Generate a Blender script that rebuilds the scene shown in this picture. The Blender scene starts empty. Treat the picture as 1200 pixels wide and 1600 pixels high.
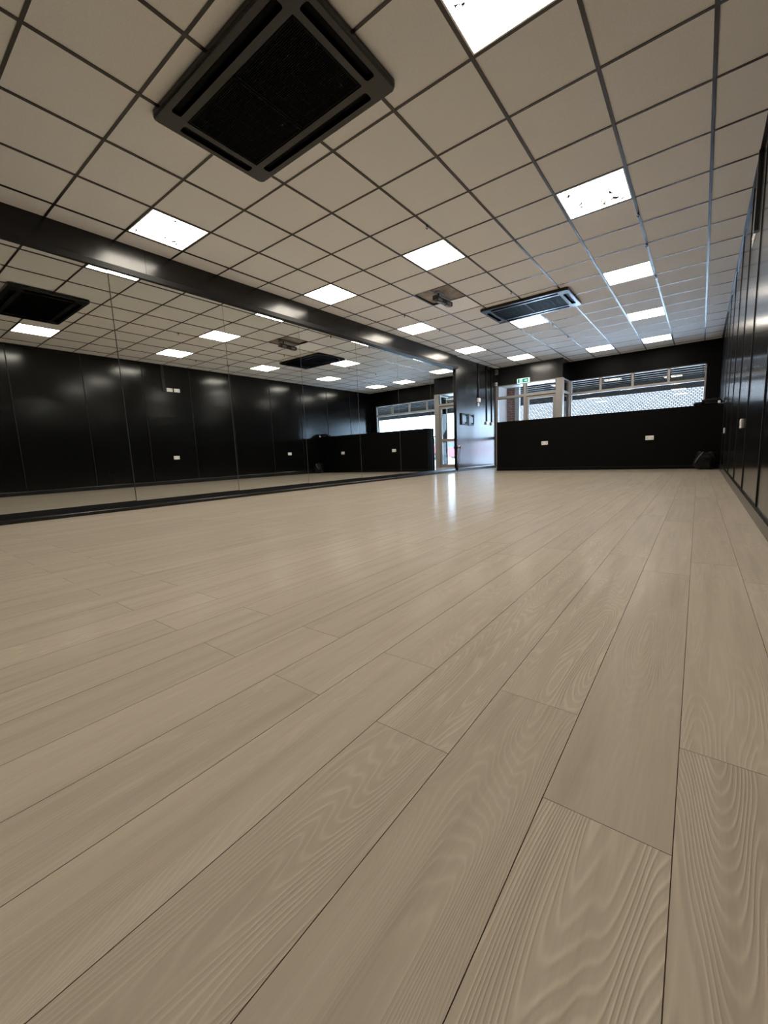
import bpy, bmesh, math, random
from mathutils import Vector, Matrix

random.seed(7)
sc = bpy.context.scene
COL = sc.collection

# ------------------------------------------------------------------ camera
cam_d = bpy.data.cameras.new('camera')
cam_d.sensor_fit = 'HORIZONTAL'
cam_d.sensor_width = 36.0
cam_d.lens = 642.771 / 1200.0 * 36.0
cam_d.clip_start = 0.02
cam_d.clip_end = 300
cam = bpy.data.objects.new('camera', cam_d)
COL.objects.link(cam)
YAW, PIT, ROL = -0.6563, -0.1390, 0.0434
fwd = Vector((math.sin(YAW) * math.cos(PIT), math.cos(YAW) * math.cos(PIT), math.sin(PIT)))
rgt = Vector((math.cos(YAW), -math.sin(YAW), 0))
dwn = fwd.cross(rgt)
r2 = rgt * math.cos(ROL) + dwn * math.sin(ROL)
d2 = dwn * math.cos(ROL) - rgt * math.sin(ROL)
M = Matrix(((r2.x, -d2.x, -fwd.x), (r2.y, -d2.y, -fwd.y), (r2.z, -d2.z, -fwd.z))).to_4x4()
M.translation = Vector((1.249, -2.7196, 0.4964))
cam.matrix_world = M
sc.camera = cam

# ------------------------------------------------------------------ world, exposure
LAMP = 20.0            # radiance of the ceiling light diffusers
LAMP_COL = (1.0, 0.91, 0.775, 1)
SKY = 16.0
world = bpy.data.worlds.new('overcast_sky')
sc.world = world
world.use_nodes = True
wn = world.node_tree
wn.nodes.clear()
w_out = wn.nodes.new('ShaderNodeOutputWorld')
w_bg = wn.nodes.new('ShaderNodeBackground')
w_tc = wn.nodes.new('ShaderNodeTexCoord')
w_sep = wn.nodes.new('ShaderNodeSeparateXYZ')
w_ramp = wn.nodes.new('ShaderNodeValToRGB')
w_ramp.color_ramp.elements[0].position = 0.0
w_ramp.color_ramp.elements[0].color = (0.62, 0.80, 1.08, 1)
w_ramp.color_ramp.elements[1].position = 0.6
w_ramp.color_ramp.elements[1].color = (0.50, 0.72, 1.12, 1)
wn.links.new(w_tc.outputs['Generated'], w_sep.inputs[0])
wn.links.new(w_sep.outputs['Z'], w_ramp.inputs[0])
wn.links.new(w_ramp.outputs[0], w_bg.inputs[0])
w_bg.inputs[1].default_value = SKY
wn.links.new(w_bg.outputs[0], w_out.inputs[0])

# added sun from behind the houses: brightens the paving, which bounces light indoors
bounce_sun_d = bpy.data.lights.new('bounce_sun', 'SUN')
bounce_sun_d.energy = 230.0
bounce_sun_d.angle = 0.05
bounce_sun_d.color = (0.54, 0.76, 1.0)
bounce_sun = bpy.data.objects.new('bounce_sun', bounce_sun_d)
COL.objects.link(bounce_sun)
bounce_sun.rotation_euler = (math.radians(-42), 0, math.radians(12))

sc.view_settings.view_transform = 'Standard'
sc.view_settings.look = 'None'
sc.view_settings.exposure = 0.0
sc.view_settings.gamma = 1.0
sc.view_settings.use_curve_mapping = False
try:
    sc.cycles.max_bounces = 10
    sc.cycles.diffuse_bounces = 5
    sc.cycles.glossy_bounces = 6
    sc.cycles.transparent_max_bounces = 12
    sc.cycles.use_denoising = True
    sc.cycles.sample_clamp_indirect = 6.0
except Exception:
    pass

# ------------------------------------------------------------------ room measures
CZ = 2.9047                       # ceiling grid height
XR = 1.545                        # right wall face
XM = -3.905                       # mirror face
YB, YF = -4.3, 10.45              # back wall, window wall
YV, XV = 9.65, -1.87              # entrance lobby front and its right end
YP, XP = 7.47, -2.88              # partition front face and its free end
PT = 1.175                        # partition top


def zf(y):
    """the floor falls very slightly towards the windows"""
    return -0.0048 * (y + 2.0)


def xl(y):
    """left wall face, a little out of square with the ceiling grid"""
    return -3.887 + 0.0103 * y


# ------------------------------------------------------------------ materials
def mat(name):
    m = bpy.data.materials.new(name)
    m.use_nodes = True
    nt = m.node_tree
    return m, nt, nt.nodes['Principled BSDF']


def noise(nt, scale, detail=2, rough=0.5, vec=None):
    n = nt.nodes.new('ShaderNodeTexNoise')
    n.inputs['Scale'].default_value = scale
    n.inputs['Detail'].default_value = detail
    n.inputs['Roughness'].default_value = rough
    if vec is not None:
        nt.links.new(vec, n.inputs['Vector'])
    return n


def ramp(nt, src, stops):
    r = nt.nodes.new('ShaderNodeValToRGB')
    e = r.color_ramp.elements
    e[0].position, e[0].color = stops[0][0], stops[0][1]
    e[1].position, e[1].color = stops[-1][0], stops[-1][1]
    for p, c in stops[1:-1]:
        k = e.new(p)
        k.color = c
    nt.links.new(src, r.inputs[0])
    return r


def g(v):
    return (v, v, v, 1)


def mapping(nt, scale=(1, 1, 1), kind='Object'):
    tc = nt.nodes.new('ShaderNodeTexCoord')
    mp = nt.nodes.new('ShaderNodeMapping')
    mp.inputs['Scale'].default_value = scale
    nt.links.new(tc.outputs[kind], mp.inputs[0])
    return mp.outputs[0]


def math_node(nt, op, a, b=None, clamp=False):
    n = nt.nodes.new('ShaderNodeMath')
    n.operation = op
    n.use_clamp = clamp
    for i, v in enumerate((a, b)):
        if v is None:
            continue
        if isinstance(v, (int, float)):
            n.inputs[i].default_value = v
        else:
            nt.links.new(v, n.inputs[i])
    return n.outputs[0]


def plain(name, col, rough=0.5, metal=0.0, var=0.08, scale=14, bump=0.0, bscale=120, spec=None, coat=0.0):
    """plain paint / plastic / metal with a little procedural variation"""
    m, nt, b = mat(name)
    v = mapping(nt)
    n = noise(nt, scale, 3, 0.55, v)
    lo = tuple(max(0, c * (1 - var)) for c in col) + (1,)
    hi = tuple(min(1, c * (1 + var)) for c in col) + (1,)
    r = ramp(nt, n.outputs[0], [(0.3, lo), (0.7, hi)])
    nt.links.new(r.outputs[0], b.inputs['Base Color'])
    b.inputs['Roughness'].default_value = rough
    b.inputs['Metallic'].default_value = metal
    if spec is not None:
        b.inputs['Specular IOR Level'].default_value = spec
    b.inputs['Coat Weight'].default_value = coat
    if bump:
        n2 = noise(nt, bscale, 2, 0.5, v)
        bp = nt.nodes.new('ShaderNodeBump')
        bp.inputs['Strength'].default_value = bump
        bp.inputs['Distance'].default_value = 0.002
        nt.links.new(n2.outputs[0], bp.inputs['Height'])
        nt.links.new(bp.outputs[0], b.inputs['Normal'])
    return m


def black_panel(name, base, rough, bump, stretch, spec=0.5):
    """black painted boards, brushed up and down"""
    m, nt, b = mat(name)
    v = mapping(nt, stretch)
    n = noise(nt, 1.0, 4, 0.6, v)
    r = ramp(nt, n.outputs[0], [(0.3, (base * .8, base * .82, base * .9, 1)), (0.7, (base * 1.2, base * 1.25, base * 1.35, 1))])
    nt.links.new(r.outputs[0], b.inputs['Base Color'])
    rr = ramp(nt, n.outputs[0], [(0.25, g(rough * 0.88)), (0.75, g(rough * 1.12))])
    nt.links.new(rr.outputs[0], b.inputs['Roughness'])
    b.inputs['Specular IOR Level'].default_value = spec
    bp = nt.nodes.new('ShaderNodeBump')
    bp.inputs['Strength'].default_value = bump
    bp.inputs['Distance'].default_value = 0.003
    nt.links.new(n.outputs[0], bp.inputs['Height'])
    nt.links.new(bp.outputs[0], b.inputs['Normal'])
    return m


def floor_material():
    m, nt, b = mat('pale_oak_plank')
    uv = nt.nodes.new('ShaderNodeUVMap')
    uv.uv_map = 'plank'
    at = nt.nodes.new('ShaderNodeVertexColor')
    at.layer_name = 'tone'
    sep = nt.nodes.new('ShaderNodeSeparateColor')
    nt.links.new(at.outputs[0], sep.inputs[0])
    # cathedral figure: contour lines of a slow field drawn out along the plank
    mp = nt.nodes.new('ShaderNodeMapping')
    mp.inputs['Scale'].default_value = (10.0, 1.05, 1)
    nt.links.new(uv.outputs[0], mp.inputs[0])
    slow = noise(nt, 1.0, 1.6, 0.40, mp.outputs[0])
    mul = math_node(nt, 'MULTIPLY', slow.outputs[0], 300.0)
    wav = math_node(nt, 'SINE', mul)
    ring = math_node(nt, 'MULTIPLY_ADD', wav, 0.5)
    ring.node.inputs[2].default_value = 0.5
    ring = math_node(nt, 'POWER', ring, 2.6)
    # where on the plank the figure shows
    mp3 = nt.nodes.new('ShaderNodeMapping')
    mp3.inputs['Scale'].default_value = (5.0, 1.1, 1)
    mp3.inputs['Location'].default_value = (31.0, 7.0, 0)
    nt.links.new(uv.outputs[0], mp3.inputs[0])
    msk = noise(nt, 1.0, 2, 0.5, mp3.outputs[0])
    mask = ramp(nt, msk.outputs[0], [(0.36, g(0.10)), (0.56, g(1))])
    some = ramp(nt, sep.outputs[1], [(0.15, g(0.25)), (0.75, g(1.0))])
    mk = math_node(nt, 'MULTIPLY', mask.outputs[0], some.outputs[0])
    ringm = math_node(nt, 'MULTIPLY', ring, mk)
    # fine pores
    mp2 = nt.nodes.new('ShaderNodeMapping')
    mp2.inputs['Scale'].default_value = (230, 7, 1)
    nt.links.new(uv.outputs[0], mp2.inputs[0])
    fine = noise(nt, 1.0, 4, 0.65, mp2.outputs[0])
    # soft streaks of colour along the grain
    mp4 = nt.nodes.new('ShaderNodeMapping')
    mp4.inputs['Scale'].default_value = (26, 1.3, 1)
    nt.links.new(uv.outputs[0], mp4.inputs[0])
    streak = noise(nt, 1.0, 4, 0.6, mp4.outputs[0])
    c = ramp(nt, streak.outputs[0], [(0.28, (0.53, 0.458, 0.366, 1)), (0.5, (0.61, 0.532, 0.428, 1)), (0.72, (0.65, 0.572, 0.468, 1))])
    # figure darkens a touch, pores darken a touch
    d1 = math_node(nt, 'MULTIPLY', ringm, 0.16)
    d2_ = math_node(nt, 'MULTIPLY', fine.outputs[0], -0.22)
    s1 = math_node(nt, 'ADD', d1, d2_)
    tone = math_node(nt, 'MULTIPLY', sep.outputs[0], 0.08)
    s2 = math_node(nt, 'ADD', s1, tone)
    s3 = math_node(nt, 'ADD', s2, 1.03)
    mx = nt.nodes.new('ShaderNodeVectorMath')
    mx.operation = 'SCALE'
    nt.links.new(c.outputs[0], mx.inputs[0])
    nt.links.new(s3, mx.inputs['Scale'])
    nt.links.new(mx.outputs[0], b.inputs['Base Color'])
    b.inputs['Roughness'].default_value = 0.5
    b.inputs['Specular IOR Level'].default_value = 0.12
    # brushed matt lacquer: hardly any gloss from above, a clear sheen at a low angle
    out = nt.nodes['Material Output']
    lw = nt.nodes.new('ShaderNodeLayerWeight')
    lw.inputs[0].default_value = 0.5
    sheen = math_node(nt, 'POWER', lw.outputs['Facing'], 11.0)
    sheen = math_node(nt, 'MULTIPLY', sheen, 1.0)
    gls = nt.nodes.new('ShaderNodeBsdfGlossy')
    rr = ramp(nt, streak.outputs[0], [(0.3, g(0.14)), (0.7, g(0.19))])
    nt.links.new(rr.outputs[0], gls.inputs['Roughness'])
    wv = noise(nt, 1.0, 2, 0.5, mapping(nt, (3.0, 9.0, 1.0)))
    bw = nt.nodes.new('ShaderNodeBump')
    bw.inputs['Strength'].default_value = 0.25
    bw.inputs['Distance'].default_value = 0.002
    nt.links.new(wv.outputs[0], bw.inputs['Height'])
    nt.links.new(bw.outputs[0], gls.inputs['Normal'])
    mxs = nt.nodes.new('ShaderNodeMixShader')
    nt.links.new(sheen, mxs.inputs[0])
    nt.links.new(b.outputs[0], mxs.inputs[1])
    nt.links.new(gls.outputs[0], mxs.inputs[2])
    nt.links.new(mxs.outputs[0], out.inputs[0])
    hgt = math_node(nt, 'MULTIPLY', ringm, -1.0)
    hg2 = math_node(nt, 'MULTIPLY', fine.outputs[0], 0.35)
    hh = math_node(nt, 'ADD', hgt, hg2)
    bp = nt.nodes.new('ShaderNodeBump')
    bp.inputs['Strength'].default_value = 0.5
    bp.inputs['Distance'].default_value = 0.0012
    bp.invert = True
    nt.links.new(hh, bp.inputs['Height'])
    nt.links.new(bp.outputs[0], b.inputs['Normal'])
    return m


def tile_material(name, col, stain=False):
    m, nt, b = mat(name)
    v = mapping(nt)
    n = noise(nt, 160, 3, 0.6, v)
    big = noise(nt, 1.3, 2, 0.5, v)
    c1 = ramp(nt, n.outputs[0], [(0.25, tuple(x * .90 for x in col) + (1,)), (0.75, tuple(x * 1.06 for x in col) + (1,))])
    last = c1.outputs[0]
    if stain:
        s = noise(nt, 5, 4, 0.6, v)
        sm = ramp(nt, s.outputs[0], [(0.35, g(0)), (0.7, g(1))])
        mixs = nt.nodes.new('ShaderNodeMixRGB')
        nt.links.new(sm.outputs[0], mixs.inputs[0])
        nt.links.new(last, mixs.inputs[1])
        mixs.inputs[2].default_value = (0.20, 0.16, 0.11, 1)
        last = mixs.outputs[0]
    else:
        # a few thin scratches
        mp = mapping(nt, (9, 34, 1))
        sn = noise(nt, 1, 5, 0.7, mp)
        sm = ramp(nt, sn.outputs[0], [(0.205, g(1)), (0.235, g(0))])
        mixs = nt.nodes.new('ShaderNodeMixRGB')
        nt.links.new(sm.outputs[0], mixs.inputs[0])
        nt.links.new(last, mixs.inputs[1])
        mixs.inputs[2].default_value = (0.12, 0.10, 0.08, 1)
        last = mixs.outputs[0]
    nt.links.new(last, b.inputs['Base Color'])
    b.inputs['Roughness'].default_value = 0.8
    b.inputs['Specular IOR Level'].default_value = 0.2
    bp = nt.nodes.new('ShaderNodeBump')
    bp.inputs['Strength'].default_value = 0.15
    bp.inputs['Distance'].default_value = 0.001
    nt.links.new(n.outputs[0], bp.inputs['Height'])
    nt.links.new(bp.outputs[0], b.inputs['Normal'])
    return m


def lamp_material():
    m = bpy.data.materials.new('lit_diffuser')
    m.use_nodes = True
    nt = m.node_tree
    nt.nodes.clear()
    out = nt.nodes.new('ShaderNodeOutputMaterial')
    em = nt.nodes.new('ShaderNodeEmission')
    em.inputs[0].default_value = LAMP_COL
    oi = nt.nodes.new('ShaderNodeObjectInfo')
    tc = nt.nodes.new('ShaderNodeTexCoord')
    ad = nt.nodes.new('ShaderNodeVectorMath')
    nt.links.new(tc.outputs['Object'], ad.inputs[0])
    nt.links.new(oi.outputs['Location'], ad.inputs[1])
    # dead flies and dirt lying in the diffuser: near its edges only
    n = noise(nt, 15, 3, 0.65, ad.outputs[0])
    sp = ramp(nt, n.outputs[0], [(0.565, g(0)), (0.575, g(1))])
    n2 = noise(nt, 3.5, 1, 0.5, ad.outputs[0])
    sp2 = ramp(nt, n2.outputs[0], [(0.50, g(0)), (0.56, g(1))])
    sx = nt.nodes.new('ShaderNodeSeparateXYZ')
    nt.links.new(tc.outputs['Object'], sx.inputs[0])
    ax = math_node(nt, 'ABSOLUTE', sx.outputs[0])
    ay = math_node(nt, 'ABSOLUTE', sx.outputs[1])
    mx = math_node(nt, 'MAXIMUM', ax, ay)
    inside = math_node(nt, 'LESS_THAN', mx, 0.245)
    band = math_node(nt, 'GREATER_THAN', mx, 0.12)
    k = math_node(nt, 'MULTIPLY', sp.outputs[0], sp2.outputs[0])
    k = math_node(nt, 'MULTIPLY', k, inside)
    k = math_node(nt, 'MULTIPLY', k, band)
    st = math_node(nt, 'MULTIPLY_ADD', k, -0.9985 * LAMP)
    st.node.inputs[2].default_value = LAMP
    nt.links.new(st, em.inputs[1])
    nt.links.new(em.outputs[0], out.inputs[0])
    return m


def glass_material(name, tint=(0.93, 0.97, 0.96, 1)):
    m = bpy.data.materials.new(name)
    m.use_nodes = True
    nt = m.node_tree
    nt.nodes.clear()
    out = nt.nodes.new('ShaderNodeOutputMaterial')
    tr = nt.nodes.new('ShaderNodeBsdfTransparent')
    tr.inputs[0].default_value = tint
    gl = nt.nodes.new('ShaderNodeBsdfGlossy')
    gl.inputs['Roughness'].default_value = 0.01
    fr = nt.nodes.new('ShaderNodeFresnel')
    fr.inputs[0].default_value = 1.45
    mx = nt.nodes.new('ShaderNodeMixShader')
    nt.links.new(fr.outputs[0], mx.inputs[0])
    nt.links.new(tr.outputs[0], mx.inputs[1])
    nt.links.new(gl.outputs[0], mx.inputs[2])
    nt.links.new(mx.outputs[0], out.inputs[0])
    return m


def brick_material(name, c1, c2, mortar, scale, bw=0.5, rh=0.25, ms=0.02, rough=0.8, kind='Object', rot=None):
    m, nt, b = mat(name)
    tc = nt.nodes.new('ShaderNodeTexCoord')
    mp = nt.nodes.new('ShaderNodeMapping')
    if rot:
        mp.inputs['Rotation'].default_value = rot
    nt.links.new(tc.outputs[kind], mp.inputs[0])
    br = nt.nodes.new('ShaderNodeTexBrick')
    br.inputs['Color1'].default_value = c1
    br.inputs['Color2'].default_value = c2
    br.inputs['Mortar'].default_value = mortar
    br.inputs['Scale'].default_value = scale
    br.inputs['Brick Width'].default_value = bw
    br.inputs['Row Height'].default_value = rh
    br.inputs['Mortar Size'].default_value = ms
    nt.links.new(mp.outputs[0], br.inputs['Vector'])
    nt.links.new(br.outputs[0], b.inputs['Base Color'])
    b.inputs['Roughness'].default_value = rough
    b.inputs['Specular IOR Level'].default_value = 0.0
    return m


def emit(name, col, strength):
    m, nt, b = mat(name)
    b.inputs['Base Color'].default_value = col
    b.inputs['Emission Color'].default_value = col
    b.inputs['Emission Strength'].default_value = strength
    return m


MT = {}
MT['floor'] = floor_material()
MT['joint'] = plain('plank_joint', (0.26, 0.20, 0.15), 0.9)
MT['tile'] = tile_material('mineral_tile', (0.81, 0.80, 0.785))
MT['tile_new'] = plain('fresh_white_tile', (0.93, 0.93, 0.93), 0.6, var=0.03)
MT['tile_stain'] = tile_material('stained_tile', (0.42, 0.38, 0.33), True)
MT['grid'] = plain('black_grid_bar', (0.012, 0.008, 0.007), 0.33, var=0.2)
MT['lamp'] = lamp_material()
MT['white_rim'] = plain('white_enamel', (0.80, 0.80, 0.78), 0.35, var=0.03)
MT['wall_gloss'] = black_panel('black_gloss_board', 0.0035, 0.17, 0.020, (9, 9, 0.5), 0.38)
MT['wall_satin'] = black_panel('black_satin_board', 0.0035, 0.24, 0.008, (10, 10, 0.8), 0.50)
MT['wall_matt'] = black_panel('black_matt_board', 0.0012, 0.50, 0.05, (10, 10, 0.8), 0.10)
MT['batten'] = plain('black_batten', (0.008, 0.008, 0.009), 0.5, spec=.25)
MT['skirting'] = plain('black_skirting', (0.012, 0.012, 0.014), 0.25)
MT['back_wall'] = plain('black_back_wall', (0.010, 0.010, 0.012), 0.5)
MT['ac'] = plain('charcoal_plastic', (0.0115, 0.0115, 0.0115), 0.27, spec=.38, var=0.06, bump=0.05, bscale=300)
MT['ac_dark'] = plain('black_vane_plastic', (0.0012, 0.0012, 0.0013), 0.5, spec=.05)
MT['frame'] = plain('grey_aluminium', (0.36, 0.345, 0.325), 0.42, 0.25, var=0.06)
MT['frame_dark'] = plain('dark_gasket', (0.03, 0.03, 0.03), 0.6)
MT['glass'] = glass_material('window_glass')
MT['white_plastic'] = plain('white_plastic', (0.90, 0.90, 0.90), 0.35, var=0.02)
MT['grey_plastic'] = plain('grey_plastic', (0.22, 0.22, 0.23), 0.45)
MT['black_plastic'] = plain('black_plastic', (0.012, 0.012, 0.013), 0.4)
MT['hole'] = plain('socket_hole', (0.01, 0.01, 0.01), 0.8)
MT['metal'] = plain('brushed_steel', (0.55, 0.55, 0.56), 0.3, 1.0)
MT['bag'] = plain('black_bag_fabric', (0.005, 0.005, 0.006), 0.55, var=0.3, bump=0.5, bscale=40, spec=.2)
MT['bag_strap'] = plain('grey_strap', (0.10, 0.10, 0.11), 0.5)
MT['sign_green'] = emit('sign_green', (0.0, 0.23, 0.17, 1), 0.55)
MT['sign_white'] = emit('sign_white', (0.72, 0.93, 0.90, 1), 0.75)
MT['roof'] = brick_material('slate_roof', (0.094, 0.074, 0.064, 1), (0.072, 0.057, 0.050, 1), (0.014, 0.012, 0.010, 1), 1.0, 0.30, 0.25, 0.036, 0.7, 'UV')
MT['brick'] = brick_material('red_brick', (0.17, 0.070, 0.052, 1), (0.13, 0.052, 0.038, 1), (0.21, 0.18, 0.165, 1), 4.4, 0.95, 0.33, 0.045, 0.85, 'Object', (math.radians(90), 0, 0))
MT['render_pink'] = plain('pale_render', (0.32, 0.26, 0.24), 0.8, var=0.05)
MT['white_paint'] = plain('white_paint', (0.34, 0.32, 0.31), 0.5, var=0.03)
MT['soffit'] = plain('grey_soffit_board', (0.020, 0.013, 0.008), 0.6, var=0.12)
MT['fascia'] = plain('dark_fascia', (0.007, 0.006, 0.005), 0.8, spec=.1)
MT['paving'] = brick_material('pink_paving', (0.50, 0.46, 0.455, 1), (0.45, 0.42, 0.42, 1), (0.28, 0.26, 0.26, 1), 2.2, 0.5, 0.5, 0.03, 0.85)
MT['asphalt'] = plain('asphalt', (0.26, 0.265, 0.27), 0.85, var=0.15, scale=3)
MT['kerb'] = plain('pale_kerb', (0.62, 0.62, 0.60), 0.8)
MT['leaf'] = plain('hedge_leaf', (0.05, 0.085, 0.04), 0.7, var=0.4, scale=5)
MT['car_red'] = plain('red_car_paint', (0.55, 0.03, 0.04), 0.25, var=0.02, coat=0.5)
MT['car_glass'] = plain('car_window', (0.05, 0.07, 0.08), 0.08, var=0.02)
MT['tyre'] = plain('tyre', (0.02, 0.02, 0.02), 0.8)


def mirror_material():
    m, nt, b = mat('silvered_mirror')
    v = mapping(nt)
    n = noise(nt, 3, 2, 0.5, v)
    r = ramp(nt, n.outputs[0], [(0.3, (0.80, 0.83, 0.82, 1)), (0.7, (0.82, 0.85, 0.84, 1))])
    nt.links.new(r.outputs[0], b.inputs['Base Color'])
    b.inputs['Metallic'].default_value = 1.0
    b.inputs['Roughness'].default_value = 0.0
    return m


MT['mirror'] = mirror_material()
MT['mirror_edge'] = plain('ground_glass_edge', (0.12, 0.14, 0.135), 0.35)


# ------------------------------------------------------------------ mesh helpers
def box(bm, x0, y0, z0, x1, y1, z1, mi=0, bev=0.0, seg=1):
    r = bmesh.ops.create_cube(bm, size=1.0)
    vs = r['verts']
    for v in vs:
        v.co.x = x0 + (v.co.x + .5) * (x1 - x0)
        v.co.y = y0 + (v.co.y + .5) * (y1 - y0)
        v.co.z = z0 + (v.co.z + .5) * (z1 - z0)
    fs = list({f for v in vs for f in v.link_faces})
    for f in fs:
        f.material_index = mi
    if bev > 0:
        es = list({e for f in fs for e in f.edges})
        rr = bmesh.ops.bevel(bm, geom=es, offset=bev, segments=seg, profile=0.6, affect='EDGES')
        for f in rr['faces']:
            f.material_index = mi


def tube(bm, pts, rad, seg=10, mi=0, caps=True):
    pts = [Vector(p) for p in pts]
    rings = []
    for i, p in enumerate(pts):
        a = pts[max(0, i - 1)]
        b = pts[min(len(pts) - 1, i + 1)]
        t = (b - a).normalized()
        up = Vector((0, 0, 1)) if abs(t.z) < 0.9 else Vector((1, 0, 0))
        s = t.cross(up).normalized()
        u = s.cross(t)
        r = rad[i] if isinstance(rad, (list, tuple)) else rad
        rings.append([bm.verts.new(p + (s * math.cos(2 * math.pi * k / seg) + u * math.sin(2 * math.pi * k / seg)) * r) for k in range(seg)])
    for a, b in zip(rings, rings[1:]):
        for k in range(seg):
            f = bm.faces.new((a[k], a[(k + 1) % seg], b[(k + 1) % seg], b[k]))
            f.material_index = mi
            f.smooth = True
    if caps:
        f = bm.faces.new(list(reversed(rings[0])))
        f.material_index = mi
        f = bm.faces.new(rings[-1])
        f.material_index = mi


def prism(bm, poly, axis, a0, a1, mi=0):
    """poly: 2D points; axis: extruded along x / y / z"""
    def P(q, a):
        return {'x': (a, q[0], q[1]), 'y': (q[0], a, q[1]), 'z': (q[0], q[1], a)}[axis]
    A = [bm.verts.new(P(q, a0)) for q in poly]
    B = [bm.verts.new(P(q, a1)) for q in poly]
    fs = [bm.faces.new(A), bm.faces.new(list(reversed(B)))]
    n = len(poly)
    for i in range(n):
        fs.append(bm.faces.new((A[i], B[i], B[(i + 1) % n], A[(i + 1) % n])))
    for f in fs:
        f.material_index = mi


def obj(name, bm, mats, parent=None, loc=(0, 0, 0), rot=(0, 0, 0), recalc=True):
    if recalc:
        bmesh.ops.recalc_face_normals(bm, faces=bm.faces[:])
    me = bpy.data.meshes.new(name)
    bm.to_mesh(me)
    bm.free()
    for m in (mats if isinstance(mats, (list, tuple)) else [mats]):
        me.materials.append(m)
    o = bpy.data.objects.new(name, me)
    COL.objects.link(o)
    o.location = loc
    o.rotation_euler = rot
    if parent:
        o.parent = parent
    return o


def empty(name, loc, rot=(0, 0, 0)):
    o = bpy.data.objects.new(name, None)
    o.empty_display_size = 0.1
    COL.objects.link(o)
    o.location = loc
    o.rotation_euler = rot
    return o


def tag(o, label=None, cat=None, group=None, kind=None):
    if label:
        o['label'] = label
    if cat:
        o['category'] = cat
    if group:
        o['group'] = group
    if kind:
        o['kind'] = kind
    return o


def structure(o, label, cat):
    return tag(o, label, cat, None, 'structure')


def copy_tree(o, parent=None):
    c = o.copy()
    COL.objects.link(c)
    if parent:
        c.parent = parent
    for ch in list(o.children):
        copy_tree(ch, c)
    return c


# ================================================================== THE SETTING
# ---- floor: staggered planks, two alternating rows
def build_floor():
    w, x0, sk, L, gap, egap = 0.15233, 1.2383, -0.00375, 1.335, 0.0006, 0.00045
    bm = bmesh.new()
    uvl = bm.loops.layers.uv.new('plank')
    cl = bm.loops.layers.color.new('tone')
    xa, xb, ya, yb = -3.935, XR + 0.012, YB, YF + 0.05
    for n in range(-3, 36):
        base = -2.175 if n % 2 == 0 else -1.950     # row 0 lies left of the first marked joint
        k0 = math.floor((ya - base) / L) - 1
        k1 = math.ceil((yb - base) / L) + 1
        for k in range(k0, k1):
            y0, y1 = base + k * L, base + (k + 1) * L
            y0c, y1c = max(y0, ya), min(y1, yb)
            if y1c - y0c < 0.01:
                continue
            co = []
            for (yy, s) in ((y0c, 0), (y0c, 1), (y1c, 1), (y1c, 0)):
                right = x0 + sk * yy - n * w - gap
                left = right - w + 2 * gap
                x = left if s == 0 else right
                co.append((min(max(x, xa), xb), yy))
            if co[1][0] - co[0][0] < 0.004:
                continue
            ru, rv, rt, rg = random.uniform(0, 40), random.uniform(0, 40), random.random(), random.random()
            if co[1][0] > .55 and y0c < -.5:
                rg = .6 + .4 * rg
            ys = [co[0][1] + egap, co[1][1] + egap, co[2][1] - egap, co[3][1] - egap]
            top = [bm.verts.new((co[i][0], ys[i], zf(ys[i]))) for i in range(4)]
            ins = [(0.0006, 0.0004), (-0.0006, 0.0004), (-0.0006, -0.0004), (0.0006, -0.0004)]
            f = bm.faces.new(top)
            f.material_index = 0
            for lp in f.loops:
                lp[uvl].uv = (lp.vert.co.x - (x0 - n * w) + ru, lp.vert.co.y - y0 + rv)
                lp[cl] = (rt, rg, rt, 1)
            low = [bm.verts.new((top[i].co.x - ins[i][0] * .4, top[i].co.y - ins[i][1] * .4, top[i].co.z - 0.0025)) for i in range(4)]
            for i in range(4):
                q = bm.faces.new((top[i], low[i], low[(i + 1) % 4], top[(i + 1) % 4]))
                q.material_index = 1
    # dark bed under the joints
    bed = [bm.verts.new((x, y, zf(y) - 0.0024)) for x, y in ((xa, ya), (xb, ya), (xb, yb), (xa, yb))]
    f = bm.faces.new(bed)
    f.material_index = 1
    low = [bm.verts.new((v.co.x, v.co.y, v.co.z - 0.1)) for v in bed]
    for i in range(4):
        q = bm.faces.new((bed[i], low[i], low[(i + 1) % 4], bed[(i + 1) % 4]))
        q.material_index = 1
    q = bm.faces.new(list(reversed(low)))
    q.material_index = 1
    o = obj('floor', bm, [MT['floor'], MT['joint']], recalc=False)
    structure(o, 'pale oak plank floor running towards the windows', 'floor')


build_floor()

LIGHTS = [(-6, -1), (-6, 3), (-6, 7), (-6, 11), (-5, 14), (-3, 3), (-3, 9), (-2, 15), (0, -1), (0, 3), (0, 7), (0, 11), (0, 15), (0, -5), (-6, -5)]  # last two are added, unseen behind the camera, for their light


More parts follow.
